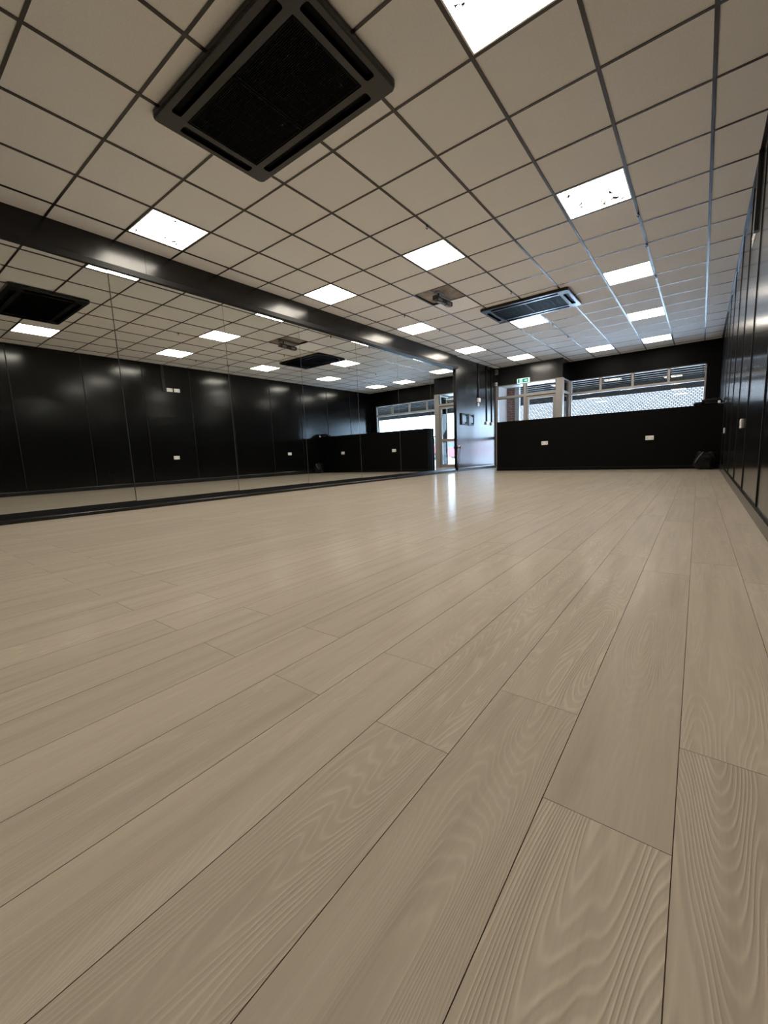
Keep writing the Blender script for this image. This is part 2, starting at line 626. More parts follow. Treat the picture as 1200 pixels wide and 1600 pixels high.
def build_ceiling():
    bm = bmesh.new()
    for i in range(-7, 3):
        for j in range(-8, 18):
            if (i, j) in LIGHTS:
                continue
            xa, xb = max(i * .6, -3.99), min((i + 1) * .6, XR + .03)
            ya, yb = max(j * .6, YB), min((j + 1) * .6, YF + .05)
            if xb - xa < .02 or yb - ya < .02:
                continue
            mi = 0
            if (i, j) == (-4, 5):
                continue
            if (i, j) == (-4, 6):
                mi = 1
            dz = random.uniform(-0.0008, 0.0008)
            box(bm, xa + .003, ya + .003, CZ + .003 + dz, xb - .003, yb - .003, CZ + .018, mi)
    # the opened stained cell: two half tiles set back
    box(bm, -2.397, 3.003, CZ + .03, -2.103, 3.597, CZ + .045, 2)
    box(bm, -2.097, 3.003, CZ + .008, -1.803, 3.597, CZ + .03, 2)
    # plenum lid keeps daylight out
    box(bm, -4.05, YB - .05, CZ + .30, XR + .1, YF + .1, CZ + .34, 2)
    o = obj('ceiling', bm, [MT['tile'], MT['tile_new'], MT['tile_stain']])
    structure(o, 'suspended ceiling of square off-white tiles', 'ceiling')
    bm = bmesh.new()
    for i in range(-6, 3):
        x = i * .6
        box(bm, x - .012, YB, CZ - .002, x + .012, YF + .02, CZ + .002)
        box(bm, x - .002, YB, CZ + .002, x + .002, YF + .02, CZ + .04)
    for j in range(-7, 18):
        y = j * .6
        box(bm, -3.96, y - .010, CZ - .0014, XR + .02, y + .010, CZ + .0016)
        box(bm, -3.96, y - .002, CZ + .002, XR + .02, y + .002, CZ + .04)
    box(bm, -2.11, 3.0, CZ - .0012, -2.09, 3.6, CZ + .0016)
    # wall angle on the right
    box(bm, XR - .022, YB, CZ - .002, XR + .01, YF, CZ + .001)
    obj('grid', bm, MT['grid'], o)
    return o


ceil = build_ceiling()


# ---- right wall: black boards with open V joints
def build_right_wall():
    bm = bmesh.new()
    seams = [-4.3, -2.97, -1.72, -0.50, 0.72, 1.90, 3.04, 4.24, 5.55, 6.78, 8.0, 9.22, 10.52]
    for a, b in zip(seams, seams[1:]):
        box(bm, XR, a + .005, -.12, XR + .03, b - .005, CZ + .02, 0, 0.002)
    for y in seams[1:-1]:                                   # slim cover strips over the joints
        box(bm, XR - .007, y - .008, -.10, XR + .004, y + .008, CZ - .003, 1, .001)
    box(bm, XR + .012, YB, -.12, XR + .12, 10.55, CZ + .3)
    o = obj('wall_right', bm, [MT['wall_gloss'], MT['batten']])
    structure(o, 'glossy black boarded right wall with upright joints', 'wall')
    bm = bmesh.new()
    prism(bm, [(XR - .012, -.13), (XR - .012, .060), (XR - .004, .075), (XR + .004, .075), (XR + .004, -.13)], 'y', YB, YP + .02)
    o = obj('baseboard_right', bm, MT['skirting'])
    structure(o, 'low black skirting along the right wall', 'skirting')


build_right_wall()


# ---- left wall: board band above the mirrors, full-height boards past them
def xe(y):
    """face of the boards between the mirrors and the entrance"""
    return -3.862 + (y - 7.2) * 0.0295


def skew_box(bm, y0, y1, z0, z1, off=0.0, back=-4.06, mi=0, fx=None):
    vs = []
    fx = fx or xl
    for z in (z0, z1):
        for x, y in ((back, y0), (fx(y0) + off, y0), (fx(y1) + off, y1), (back, y1)):
            vs.append(bm.verts.new((x, y, z)))
    for q in ((3, 2, 1, 0), (4, 5, 6, 7), (0, 1, 5, 4), (1, 2, 6, 5), (2, 3, 7, 6), (3, 0, 4, 7)):
        f = bm.faces.new([vs[i] for i in q])
        f.material_index = mi


Y_M0, Y_M1 = -2.04, 7.20          # mirror run
Z_M1 = 2.592                      # top of the mirrors


def build_left_wall():
    bm = bmesh.new()
    cuts = [YB, -2.7, -0.30, 2.16, 3.37, 5.78, Y_M1]
    for a, b in zip(cuts, cuts[1:]):
        skew_box(bm, a + .0015, b - .0015, Z_M1 + .0, CZ + .02)
    for a, b in ((Y_M1, 8.09), (8.09, 8.95), (8.95, YV + .02)):
        skew_box(bm, a + .0015, b - .0015, -.12, CZ + .02, 0, -4.06, 0, xe)
    skew_box(bm, YB, Y_M0, -.12, Z_M1)
    box(bm, -4.2, YB, -.12, -3.94, YV + 1.0, CZ + .3)
    o = obj('wall_left', bm, MT['wall_satin'])
    structure(o, 'black left wall with board band above the mirrors', 'wall')
    bm = bmesh.new()
    skew_box(bm, Y_M0, Y_M1, Z_M1 - .002, Z_M1 + .055, .012)
    o = obj('trim_1', bm, MT['batten'])
    structure(o, 'black batten along the top of the mirrors', 'trim')
    # ledge the mirrors stand on
    bm = bmesh.new()
    for y0, y1 in ((YB, Y_M1),):
        vs = []
        for y in (y0, y1):
            z = zf(y)
            for x, zz in ((-3.95, -.08), (-3.835, -.08), (-3.835, z + .032), (-3.842, z + .038), (-3.885, z + .044), (-3.895, z + .094), (-3.95, z + .094)):
                vs.append(bm.verts.new((x, y, zz)))
        n = 7
        for i in range(n):
            bm.faces.new((vs[i], vs[(i + 1) % n], vs[n + (i + 1) % n], vs[n + i]))
        bm.faces.new(vs[:n])
        bm.faces.new(vs[n:])
    o = obj('baseboard_left', bm, MT['skirting'])
    structure(o, 'black stepped ledge under the row of mirrors', 'skirting')
    bm = bmesh.new()
    vs = []
    for y in (Y_M1, YV):
        x, z = xe(y), zf(y)
        for dx, zz in ((-.02, -.09), (.016, -.09), (.016, z + .075), (.006, z + .095), (-.02, z + .095)):
            vs.append(bm.verts.new((x + dx, y, zz)))
    n = 5
    for i in range(n):
        bm.faces.new((vs[i], vs[(i + 1) % n], vs[n + (i + 1) % n], vs[n + i]))
    bm.faces.new(vs[:n])
    bm.faces.new(vs[n:])
    o = obj('trim_2', bm, MT['skirting'])
    structure(o, 'black skirting between the mirrors and the entrance', 'skirting')


build_left_wall()

# ---- back wall (behind the camera)
bm = bmesh.new()
box(bm, -4.2, YB - .12, -.12, XR + .12, YB, CZ + .3)
structure(obj('wall_back', bm, MT['back_wall']), 'black back wall behind the viewpoint', 'wall')


# ---- far wall around the long window and the entrance lobby
WX0, WX1, WZ0, WZ1 = -1.87, 1.275, 1.02, 2.385
def build_far_walls():
    bm = bmesh.new()
    box(bm, XV - .02, YF, WZ1, XR + .03, YF + .2, CZ + .3)             # above the window
    box(bm, WX1, YF, -.13, XR + .03, YF + .2, WZ1)                     # right of it
    box(bm, -1.25, YF, -.13, WX1, YF + .2, WZ0)                       # below it
    box(bm, WX0 - .01, YF - .012, WZ1 - .004, WX1 + .02, YF + .0, WZ1 + .03)
    o = obj('wall_far', bm, MT['wall_matt'])
    structure(o, 'black wall around the long far window', 'wall')
    bm = bmesh.new()
    z0 = 2.385
    for a, b in ((-3.99, -2.93), (-2.93, XV)):
        box(bm, a + .0015, YV, z0, b - .0015, YV + .1, CZ + .02)
    box(bm, XV - .1, YV + .1, z0, XV, YF + .05, CZ + .02)
    o = obj('wall_entrance', bm, MT['wall_satin'])
    structure(o, 'black boxed bulkhead over the glazed entrance', 'wall')
    # free-standing low wall in front of the window
    bm = bmesh.new()
    box(bm, XP, YP, -.12, XR + .005, YP + .36, PT, 0, 0.004)
    o = obj('wall_partition', bm, MT['wall_matt'])
    structure(o, 'low black partition wall across the far end', 'wall')
    bm = bmesh.new()
    z = zf(YP)
    prism(bm, [(YP + .01, -.1), (YP - .012, -.1), (YP - .012, z + .055), (YP - .004, z + .068), (YP + .01, z + .068)], 'x', XP - .004, XR - .012)
    o = obj('baseboard_partition', bm, MT['wall_matt'])
    structure(o, 'black skirting at the foot of the partition', 'skirting')


build_far_walls()


# ---- windows and door
def frame_bars(bm, bars, bev=.004):
    for b in bars:
        box(bm, *b, 0, bev)


def pane(name, parent, x0, y0, z0, x1, y1, z1):
    bm = bmesh.new()
    box(bm, x0, y0, z0, x1, y1, z1)
    return obj(name, bm, MT['glass'], parent)


def build_windows():
    # long far window: transom row over one wide pane
    w = empty('window_1', (0, YF, WZ0))
    structure(w, 'long grey framed window above the partition', 'window')
    bm = bmesh.new()
    ya, yb = .02, .08
    H = WZ1 - WZ0
    zt = 2.0 - WZ0
    bars = [(WX0 + .045, ya, H - .035, WX1, yb, H), (WX0 + .045, ya, 0, WX1, yb, .06), (WX1 - .035, ya, 0, WX1, yb, H),
            (WX0, ya - .02, 0, WX0 + .05, yb, H), (WX0 + .045, ya - .008, zt - .035, WX1 - .03, yb, zt + .03)]
    mull = [-1.07, -0.295, 0.505]
    for mx in mull:
        bars.append((mx - .028, ya, zt + .02, mx + .028, yb, H - .02))
    frame_bars(bm, bars)
    obj('frame', bm, MT['frame'], w)
    xs = [WX0 + .05] + mull + [WX1 - .035]
    for a, b in zip(xs, xs[1:]):
        pane('transom_pane', w, a + .02, .045, zt + .02, b - .02, .051, H - .03)
        bm = bmesh.new()                                     # dark gasket round each transom light
        for q in ((a + .026, .03, zt + .03, a + .040, .045, H - .035), (b - .040, .03, zt + .03, b - .026, .045, H - .035)):
            box(bm, *q)
        obj('gasket', bm, MT['frame_dark'], w)
    pane('lower_pane', w, WX0 + .04, .045, .05, WX1 - .03, .051, zt - .02)

    pane('low_pane', w, WX0 + .04, .045, -1.10, -1.26, .051, .01)

    # glazed entrance screen: head, posts, transom, side light and return
    s = empty('window_2', (0, YV, zf(YV)))
    structure(s, 'grey framed glazed entrance screen under the bulkhead', 'window')
    z0 = zf(YV)
    top, tz = 2.392 - z0, 2.03 - z0
    bm = bmesh.new()
    xL = -3.80
    bars = [(xL, -.01, -.02, xL + .075, .09, top),                      # wall post
            (-2.945, -.01, -.02, -2.865, .09, top),                     # middle post
            (-2.045, -.015, -.02, -1.865, .16, top),                    # corner post
            (xL + .06, 0, top - .03, -2.03, .08, top),
            (xL + .06, -.012, tz - .035, -2.03, .08, tz + .035),
            (xL + .06, 0, -.02, -2.93, .08, .10),
            (xL + .06, .005, .86, -2.93, .075, .95),
            # return side along x = XV
            (XV - .05, .14, top - .03, XV, .80, top), (XV - .05, .14, tz - .03, XV, .80, tz + .03),
            (XV - .045, .765, -.02, XV, .80, top), (XV - .05, .14, .90, XV, .78, .98)]
    frame_bars(bm, bars)
    obj('frame', bm, MT['frame'], s)
    pane('transom_pane', s, xL + .06, .03, tz + .02, -2.93, .036, top - .02)
    pane('transom_pane', s, -2.88, .03, tz + .02, -2.03, .036, top - .02)
    pane('side_pane', s, xL + .06, .03, .94, -2.93, .036, tz - .02)
    pane('side_pane', s, xL + .06, .03, .09, -2.93, .036, .88)
    pane('return_pane', s, XV - .028, .15, tz + .02, XV - .022, .78, top - .02)
    pane('return_pane', s, XV - .028, .15, .02, XV - .022, .78, .91)
    pane('return_pane', s, XV - .028, .15, .97, XV - .022, .78, tz - .02)
    bm = bmesh.new()
    for a, b in ((xL + .075, -2.945), (-2.865, -2.045)):
        box(bm, a, .005, tz + .035, a + .012, .03, top - .03)
        box(bm, b - .022, .005, tz + .035, b, .03, top - .03)
        box(bm, a, .004, tz - .048, b, .03, tz - .035)
    obj('gasket', bm, MT['frame_dark'], s)

    # the door leaf in the right-hand bay
    d = empty('door_1', (-2.86, YV, zf(YV)))
    structure(d, 'grey framed glass entrance door with middle rail', 'door')
    bm = bmesh.new()
    W = -2.05 + 2.86
    hb = tz - .05
    bars = [(0, .012, .01, .062, .068, hb), (W - .075, .012, .01, W, .068, hb), (.05, .012, hb - .07, W - .06, .068, hb),
            (.05, .012, .01, W - .06, .068, .13), (.05, .012, .88, W - .06, .068, .98)]
    frame_bars(bm, bars)
    obj('frame', bm, MT['frame'], d)
    pane('upper_pane', d, .05, .037, .97, W - .06, .043, hb - .06)
    pane('lower_pane', d, .05, .037, .12, W - .06, .043, .89)
    bm = bmesh.new()
    tube(bm, [(.035, -.045, .80), (.035, -.045, 1.10)], .011)
    tube(bm, [(.035, .015, .83), (.035, -.045, .83)], .008)
    tube(bm, [(.035, .015, 1.07), (.035, -.045, 1.07)], .008)
    obj('handle', bm, MT['metal'], d)
    bm = bmesh.new()
    box(bm, -3.80, -.03, -.03, -1.9, .12, .015, 0, .004)
    t = obj('trim_3', bm, MT['metal'], None, (0, YV, zf(YV)))
    structure(t, 'metal threshold strip under the entrance', 'threshold')


build_windows()

# ================================================================== MIRRORS
seams = [-2.04, -0.70, 0.645, 1.965, 3.33, 4.65, 5.98, 7.195]
MIRROR_LABELS = [
    'tall frameless wall mirror at the left edge, reflecting the near ceiling unit',
    'tall frameless wall mirror reflecting the paired white sockets on the black wall',
    'tall frameless wall mirror third from the left, reflecting the hanging ceiling bracket',
    'tall frameless wall mirror reflecting the black bag in the corner',
    'tall frameless wall mirror fifth from the left, reflecting the end of the window',
    'tall frameless wall mirror reflecting the middle of the bright window',
    'tall frameless wall mirror at the far end, reflecting the entrance door']
for k, (a, b) in enumerate(zip(seams, seams[1:])):
    bm = bmesh.new()
    L = b - a - .0025
    zb = zf((a + b) / 2) + .095
    H = Z_M1 - zb
    box(bm, -.006, -L / 2, 0, 0, L / 2, H, 0, .0022)
    bm.normal_update()
    for f in bm.faces:
        if f.normal.x < .98:
            f.material_index = 1
    x = XM - (.004 if k == 0 else 0.0)
    o = obj('wall_mirror', bm, [MT['mirror'], MT['mirror_edge']], None, (x, (a + b) / 2, zb), (0, 0, .003 if k == 0 else 0))
    tag(o, MIRROR_LABELS[k], 'mirror', 'mirrors along the left wall')

# ================================================================== CEILING LIGHTS
def make_light():
    t = empty('ceiling_light', (0, 0, 0))
    bm = bmesh.new()
    h, i = .2865, .276
    for q in ((-h, -h, h, -i), (-h, i, h, h), (-h, -i, -i, i), (i, -i, h, i)):
        box(bm, q[0], q[1], -.001, q[2], q[3], .03)
    obj('frame', bm, MT['white_rim'], t)
    bm = bmesh.new()
    vs = [bm.verts.new(p) for p in ((-i, -i, .001), (-i, i, .001), (i, i, .001), (i, -i, .001))]
    f = bm.faces.new(vs)
    f.material_index = 0
    up = [bm.verts.new((v.co.x, v.co.y, .028)) for v in vs]
    for a in range(4):
        q = bm.faces.new((vs[a], up[a], up[(a + 1) % 4], vs[(a + 1) % 4]))
        q.material_index = 1
    q = bm.faces.new(list(reversed(up)))
    q.material_index = 1
    obj('diffuser', bm, [MT['lamp'], MT['white_rim']], t)
    return t


LIGHT_LABELS = {
    (-6, -1): 'lit ceiling panel beside the left wall, left of the near black ceiling unit',
    (-6, 3): 'lit ceiling panel beside the left wall, second along it from the left',
    (-6, 7): 'lit ceiling panel beside the left wall, just left of the hanging bracket',
    (-6, 11): 'lit ceiling panel beside the left wall above the far end of the mirrors',
    (-5, 14): 'lit ceiling panel nearest the green exit sign',
    (-3, 3): 'lit ceiling panel in the middle of the room between bracket and near unit',
    (-3, 9): 'lit ceiling panel right behind the far black ceiling unit',
    (-2, 15): 'lit ceiling panel farthest away in the middle, by the window bulkhead',
    (0, -1): 'large lit ceiling panel with dirt streaks, cut by the top edge',
    (0, 3): 'lit ceiling panel speckled with dirt, second in the right-hand row',
    (0, 7): 'lit ceiling panel third from the front in the right-hand row',
    (0, 11): 'lit ceiling panel fourth from the front in the right-hand row',
    (0, 15): 'lit ceiling panel at the far end of the right-hand row',
    (0, -5): 'added lit ceiling panel continuing the right-hand row, unseen behind the viewpoint',
    (-6, -5): 'added lit ceiling panel continuing the left wall row, unseen behind the viewpoint'}
light0 = make_light()
for n, (i, j) in enumerate(LIGHTS):
    t = light0 if n == 0 else copy_tree(light0)
    t.location = (i * .6 + .3, j * .6 + .3, CZ)
    tag(t, LIGHT_LABELS[(i, j)], 'ceiling light', 'square ceiling light panels')


# ================================================================== AIR CONDITIONERS
def rrect(cx, cy, hx, hy, r, n=4):
    pts = []
    for sx, sy, a0 in ((1, 1, 0), (-1, 1, 90), (-1, -1, 180), (1, -1, 270)):
        for k in range(n + 1):
            a = math.radians(a0 + 90 * k / n)
            pts.append((cx + sx * (hx - r) + r * math.cos(a), cy + sy * (hy - r) + r * math.sin(a)))
    return pts


def make_ac():
    t = empty('ceiling_air_conditioner', (0, 0, 0))
    HX, HY, D = .72, .46, .045
    slots = [(0, .372, .55, .034), (0, -.372, .55, .034), (.638, 0, .034, .285), (-.638, 0, .034, .285)]
    grl = (0, 0, .560, .288)
    bm = bmesh.new()

    def loop(pts, z):
        vs = [bm.verts.new((x, y, z)) for x, y in pts]
        es = [bm.edges.new((vs[i], vs[(i + 1) % len(vs)])) for i in range(len(vs))]
        return vs, es
    ov, oe = loop(rrect(0, 0, HX - .012, HY - .012, .035, 5), -D)
    es = list(oe)
    holes = []
    for s in slots:
        v, e = loop(rrect(*s, .018, 4), -D)
        es += e
        holes.append(v)
    v, e = loop(rrect(*grl, .006, 2), -D)
    es += e
    holes.append(v)
    bmesh.ops.triangle_fill(bm, use_beauty=True, use_dissolve=False, edges=es)

    def wall(vs, pts2, z):
        up = [bm.verts.new((x, y, z)) for x, y in pts2]
        n = len(vs)
        for k in range(n):
            f = bm.faces.new((vs[k], vs[(k + 1) % n], up[(k + 1) % n], up[k]))
            f.smooth = False
        return up
    u1 = wall(ov, rrect(0, 0, HX - .003, HY - .003, .040, 5), -D + .006)
    u2 = wall(u1, rrect(0, 0, HX, HY, .042, 5), -D + .016)
    wall(u2, rrect(0, 0, HX, HY, .042, 5), -.003)
    for s, v in zip(slots, holes[:4]):
        nf = len(bm.faces)
        u = wall(v, rrect(s[0], s[1], s[2] - .004, s[3] - .004, .015, 4), -D + .03)
        bm.faces.new(u)
        bm.faces.ensure_lookup_table()
        for f in bm.faces[nf:]:
            f.material_index = 1
    nf = len(bm.faces)
    u = wall(holes[4], rrect(*grl, .006, 2), -D + .03)
    bm.faces.new(u)
    bm.faces.ensure_lookup_table()
    for f in bm.faces[nf:]:
        f.material_index = 1
    obj('frame', bm, [MT['ac'], MT['ac_dark']], t)
    # suction grille: two halves of fine slats in a thin rim
    for sgn in (-1, 1):
        bm = bmesh.new()
        x0, x1 = (.004, .553) if sgn > 0 else (-.553, -.004)
        y0, y1 = -.281, .281
        z0, z1 = -D + .002, -D + .014
        box(bm, x0, y0, z0, x0 + .012, y1, z1)
        box(bm, x1 - .012, y0, z0, x1, y1, z1)
        box(bm, x0, y0, z0, x1, y0 + .012, z1)
        box(bm, x0, y1 - .012, z0, x1, y1, z1)
        y = y0 + .018
        while y < y1 - .016:
            box(bm, x0 + .012, y, z0 + .003, x1 - .012, y + .006, z1)
            y += .0125
        for k in range(1, 6):
            x = x0 + (x1 - x0) * k / 6
            box(bm, x - .002, y0 + .01, z0 + .004, x + .002, y1 - .01, z1)
        box(bm, x0 + .01, y0 + .01, z1, x1 - .01, y1 - .01, z1 + .004)
        obj('grille', bm, MT['ac_dark'], t)
    for s in slots:
        bm = bmesh.new()
        if s[2] > s[3]:
            box(bm, s[0] - s[2] + .012, s[1] - .016, -D + .022, s[0] + s[2] - .012, s[1] + .016, -D + .027, 0, .002)
        else:
            box(bm, s[0] - .016, s[1] - s[3] + .012, -D + .022, s[0] + .016, s[1] + s[3] - .012, -D + .027, 0, .002)
        obj('vane', bm, MT['ac_dark'], t)
    return t


ac0 = make_ac()
ac0.location = (-1.172, -.630, CZ)
tag(ac0, 'near black cassette air conditioner with slotted frame, large at the top', 'air conditioner', 'black ceiling air conditioners')
ac1 = copy_tree(ac0)
ac1.location = (-1.195, 4.80, CZ)
tag(ac1, 'far black cassette air conditioner with a lit panel right behind it', 'air conditioner', 'black ceiling air conditioners')

# ================================================================== HANGING BRACKET IN THE OPEN TILE
t = empty('ceiling_bracket', (-2.06, 3.27, CZ), (0, 0, math.radians(-4)))
tag(t, 'black and grey device hanging on a bracket from the stained ceiling tile', 'ceiling bracket')
bm = bmesh.new()
box(bm, -.05, -.15, -.004, .05, .02, .006, 0, .002)
obj('mounting_plate', bm, MT['grey_plastic'], t)
bm = bmesh.new()
tube(bm, [(0, -.08, 0), (0, -.08, -.06)], .014)
box(bm, -.018, -.13, -.075, .018, .10, -.055, 0, .004)
obj('arm', bm, MT['black_plastic'], t)
bm = bmesh.new()
box(bm, -.036, -.20, -.125, .036, .27, -.055, 0, .014, 3)
obj('body', bm, MT['black_plastic'], t)
for a in (-.14, .11):
    bm = bmesh.new()
    box(bm, .034, a, -.122, .038, a + .11, -.082, 0, .001)
    box(bm, -.038, a, -.122, -.034, a + .11, -.082, 0, .001)
    box(bm, -.025, a, -.134, .025, a + .11, -.129, 0, .001)
    tag(obj('cover_plate', bm, MT['grey_plastic'], t), 'grey cover plate')

# small hooks in the ceiling grid
def make_hook():
    bm = bmesh.new()
    tube(bm, [(0, 0, 0), (0, 0, -.012)], .012, 10)
    pts = [(0, 0, -.010)] + [(.012 * math.sin(a), 0, -.024 + .012 * math.cos(a)) for a in [k * math.pi / 6 for k in range(11)]]
    tube(bm, pts, .004, 6)
    return obj('ceiling_hook', bm, MT['black_plastic'])


hook0 = make_hook()
for n, (x, y) in enumerate([(-2.0, 2.39), (-2.0, 6.54), (-5.0, 6.06), (-5.0, 8.10), (-2.0, 10.30), (-2.0, 12.31), (1.0, 4.58), (1.0, 6.02), (1.0, 8.09)]):
    h = hook0 if n == 0 else hook0.copy()
    if n:
        COL.objects.link(h)
    h.location = (x * .6, y * .6, CZ - .0015)
    tag(h, 'tiny black hook screwed into the ceiling grid', 'hook', 'small hooks on the ceiling grid')


# ================================================================== SOCKETS
def make_socket():
    """twin switched socket: face in the XZ plane looking to -y"""
    t = empty('wall_socket', (0, 0, 0))
    bm = bmesh.new()
    box(bm, -.073, -.010, -.043, .073, .0, .043, 0, .004, 2)
    obj('face_plate', bm, MT['white_plastic'], t)
    for x in (-.020, .020):
        bm = bmesh.new()
        box(bm, x - .008, -.014, .008, x + .008, -.009, .030, 0, .002)
        obj('rocker', bm, MT['white_plastic'], t)
    for x in (-.045, .045):
        bm = bmesh.new()
        box(bm, x - .004, -.0108, .002, x + .004, -.0095, .014)
        box(bm, x - .014, -.0108, -.018, x - .006, -.0095, -.011)
        box(bm, x + .006, -.0108, -.018, x + .014, -.0095, -.011)
        obj('pin_holes', bm, MT['hole'], t)
    return t


sock0 = make_socket()
S = [((-1.70, YP, .60), 0, 'white twin socket on the partition, the left one, nearer the entrance'),
     ((0.40, YP, .60), 0, 'white twin socket on the partition, the right one, nearer the black bag'),
     ((XR, 2.50, .64), -90, 'white twin socket low on the right wall, the nearer one'),
     ((XR, 6.17, .645), -90, 'white twin socket low on the right wall, by the partition'),
     ((XR, 2.51, 2.315), -90, 'white twin socket high on the right wall, nearer of the pair below the trunking'),
     ((XR, 2.69, 2.315), -90, 'white twin socket high on the right wall, farther of the pair')]
for n, (loc, rz, lab) in enumerate(S):
    t = sock0 if n == 0 else copy_tree(sock0)
    t.location = loc
    t.rotation_euler = (0, 0, math.radians(rz))
    tag(t, lab, 'socket', 'white twin sockets')

# vertical trunking down to the high sockets
bm = bmesh.new()
box(bm, XR - .028, 2.33, 2.27, XR + .001, 2.40, CZ - .003, 0, .003)
tag(obj('cable_trunking', bm, MT['black_plastic']), 'black upright trunking from the ceiling on the right wall', 'trunking')


# left far wall: socket with plug and cable
def on_left(y):
    return xe(y)


t = empty('plugged_socket', (on_left(7.30), 7.30, .60), (0, 0, math.radians(90)))
tag(t, 'white socket with a black plug beside the far mirror', 'socket')
bm = bmesh.new()
box(bm, -.043, -.012, -.043, .043, .0, .043, 0, .004, 2)
obj('face_plate', bm, MT['white_plastic'], t)
bm = bmesh.new()
box(bm, -.028, -.055, -.035, .022, -.011, .018, 0, .008, 2)
plug = obj('plug', bm, MT['black_plastic'], t)
bm = bmesh.new()
tube(bm, [(0, -.040, -.03), (-.004, -.035, -.08), (-.006, -.02, -.16), (-.004, -.012, -.34), (-.006, -.020, -.50), (-.006, -.03, -.545)], .004, 6)
obj('cable', bm, MT['black_plastic'], plug)

# conduits and switches on the far left wall
def conduit(y, z0, z1, rad, label, name='conduit'):
    bm = bmesh.new()
    x = on_left(y) + rad
    tube(bm, [(x, y, z0), (x, y, z1)], rad, 12)
    n = 3
    for k in range(n):
        z = z0 + (z1 - z0) * (k + .5) / n
        box(bm, x - rad, y - rad - .014, z - .008, x + rad * .6, y + rad + .014, z + .008, 0, .002)
    return tag(obj(name, bm, MT['black_plastic']), label, 'conduit')


conduit(8.46, 1.95, CZ - .003, .014, 'thin black conduit from the ceiling to the two small white boxes')
conduit(8.98, 1.33, CZ - .003, .014, 'black conduit near the entrance frame, farther from the corner')
conduit(9.33, 1.30, CZ - .003, .014, 'black conduit near the entrance frame, tight in the corner')


def small_box(name, y, z, h, w, d, mtl, label, cat):
    t = empty(name, (on_left(y), y, z), (0, 0, math.radians(90)))
    tag(t, label, cat)
    bm = bmesh.new()
    box(bm, -w / 2, -d, -h / 2, w / 2, 0, h / 2, 0, .006, 2)
    obj('housing', bm, mtl, t)
    bm = bmesh.new()
    box(bm, -w * .2, -d - .005, -h * .22, w * .2, -d + .001, h * .22, 0, .002)
    obj('rocker', bm, MT['white_plastic'], t)
    return t


small_box('light_switch', 8.46, 1.90, .11, .13, .045, MT['white_plastic'], 'white box on the left wall at the end of the thin conduit, the upper one', 'switch')
small_box('light_switch', 8.44, 1.775, .085, .07, .03, MT['white_plastic'], 'small white box on the left wall under the other white box', 'switch')
small_box('light_switch', 9.00, 1.275, .09, .16, .04, MT['white_plastic'], 'white switch under the conduits, left of the pair by the entrance', 'switch')
small_box('light_switch', 9.34, 1.265, .09, .12, .04, MT['white_plastic'], 'white switch under the conduits, right of the pair in the corner', 'switch')


# two black framed hatches
def hatch(y0, y1, z0, z1, label):
    yc = (y0 + y1) / 2
    t = empty('wall_hatch', (on_left(yc), yc, z0), (0, 0, math.radians(90) - .0295))
    tag(t, label, 'hatch', 'black framed hatches on the left wall')
    W, H = y1 - y0, z1 - z0
    bm = bmesh.new()
    b = .035
    for q in ((-W / 2, 0, W / 2, b), (-W / 2, H - b, W / 2, H), (-W / 2, b, -W / 2 + b, H - b), (W / 2 - b, b, W / 2, H - b)):
        box(bm, q[0], -.035, q[1], q[2], .0, q[3], 0, .004)
    obj('frame', bm, MT['black_plastic'], t)
    bm = bmesh.new()
    box(bm, -W / 2 + b + .02, -.022, b + .03, W / 2 - b - .02, .0, H - b - .03, 0, .006)
    obj('door', bm, MT['wall_satin'], t)
    return t


hatch(7.42, 7.76, 1.19, 1.50, 'black framed square hatch on the left wall, nearer the mirror')
hatch(7.80, 8.14, 1.18, 1.49, 'black framed square hatch on the left wall, nearer the entrance')

# ================================================================== ENTRANCE BULKHEAD FITTINGS
t = empty('exit_sign', (-2.945, YV, 2.375))
tag(t, 'lit green and white exit sign over the entrance door', 'exit sign')
bm = bmesh.new()
W, H = .36, .135
box(bm, -W / 2, -.045, 0, W / 2, 0, H, 0, .006, 2)
obj('housing', bm, MT['sign_white'], t)
bm = bmesh.new()
box(bm, -W / 2 + .025, -.048, .014, -W / 2 + .078, -.0445, H - .014)
box(bm, -W / 2 + .158, -.048, .014, W / 2 - .032, -.0445, H - .014)
obj('green_field', bm, MT['sign_green'], t)
bm = bmesh.new()                                                   # running figure in the doorway
px, pz = -W / 2 + .120, .065


def limb(a, b, r=.0055):
    tube(bm, [(px + a[0], -.047, pz + a[1]), (px + b[0], -.047, pz + b[1])], r, 6)


limb((.004, .018), (-.004, -.008), .008)
limb((-.004, -.008), (.014, -.024))
limb((.014, -.024), (.010, -.044))
limb((-.004, -.008), (-.016, -.026))
limb((-.016, -.026), (-.030, -.028))
limb((.004, .016), (.020, .004))
limb((.004, .016), (-.014, .010))
limb((-.014, .010), (-.022, -.004))
tube(bm, [(px + .009, -.0475, pz + .0335), (px + .009, -.046, pz + .0335)], .008, 10)
obj('running_figure', bm, MT['sign_green'], t)
bm = bmesh.new()                                                   # arrow
ax, az = W / 2 - .105, H / 2
prism(bm, [(ax - .040, az - .010), (ax + .008, az - .010), (ax + .008, az - .030), (ax + .046, az), (ax + .008, az + .030), (ax + .008, az + .010), (ax - .040, az + .010)], 'y', -.0495, -.0478)
obj('arrow', bm, MT['sign_white'], t)

t = empty('alarm_sounder', (-3.765, YV, 2.72))
tag(t, 'grey square sounder box in the corner above the entrance', 'sounder')
bm = bmesh.new()
box(bm, -.055, -.06, 0, .055, 0, .15, 0, .01, 2)
obj('housing', bm, MT['grey_plastic'], t)
bm = bmesh.new()
for k in range(5):
    box(bm, -.036, -.064, .035 + k * .018, .036, -.059, .043 + k * .018)
obj('grille', bm, MT['black_plastic'], t)

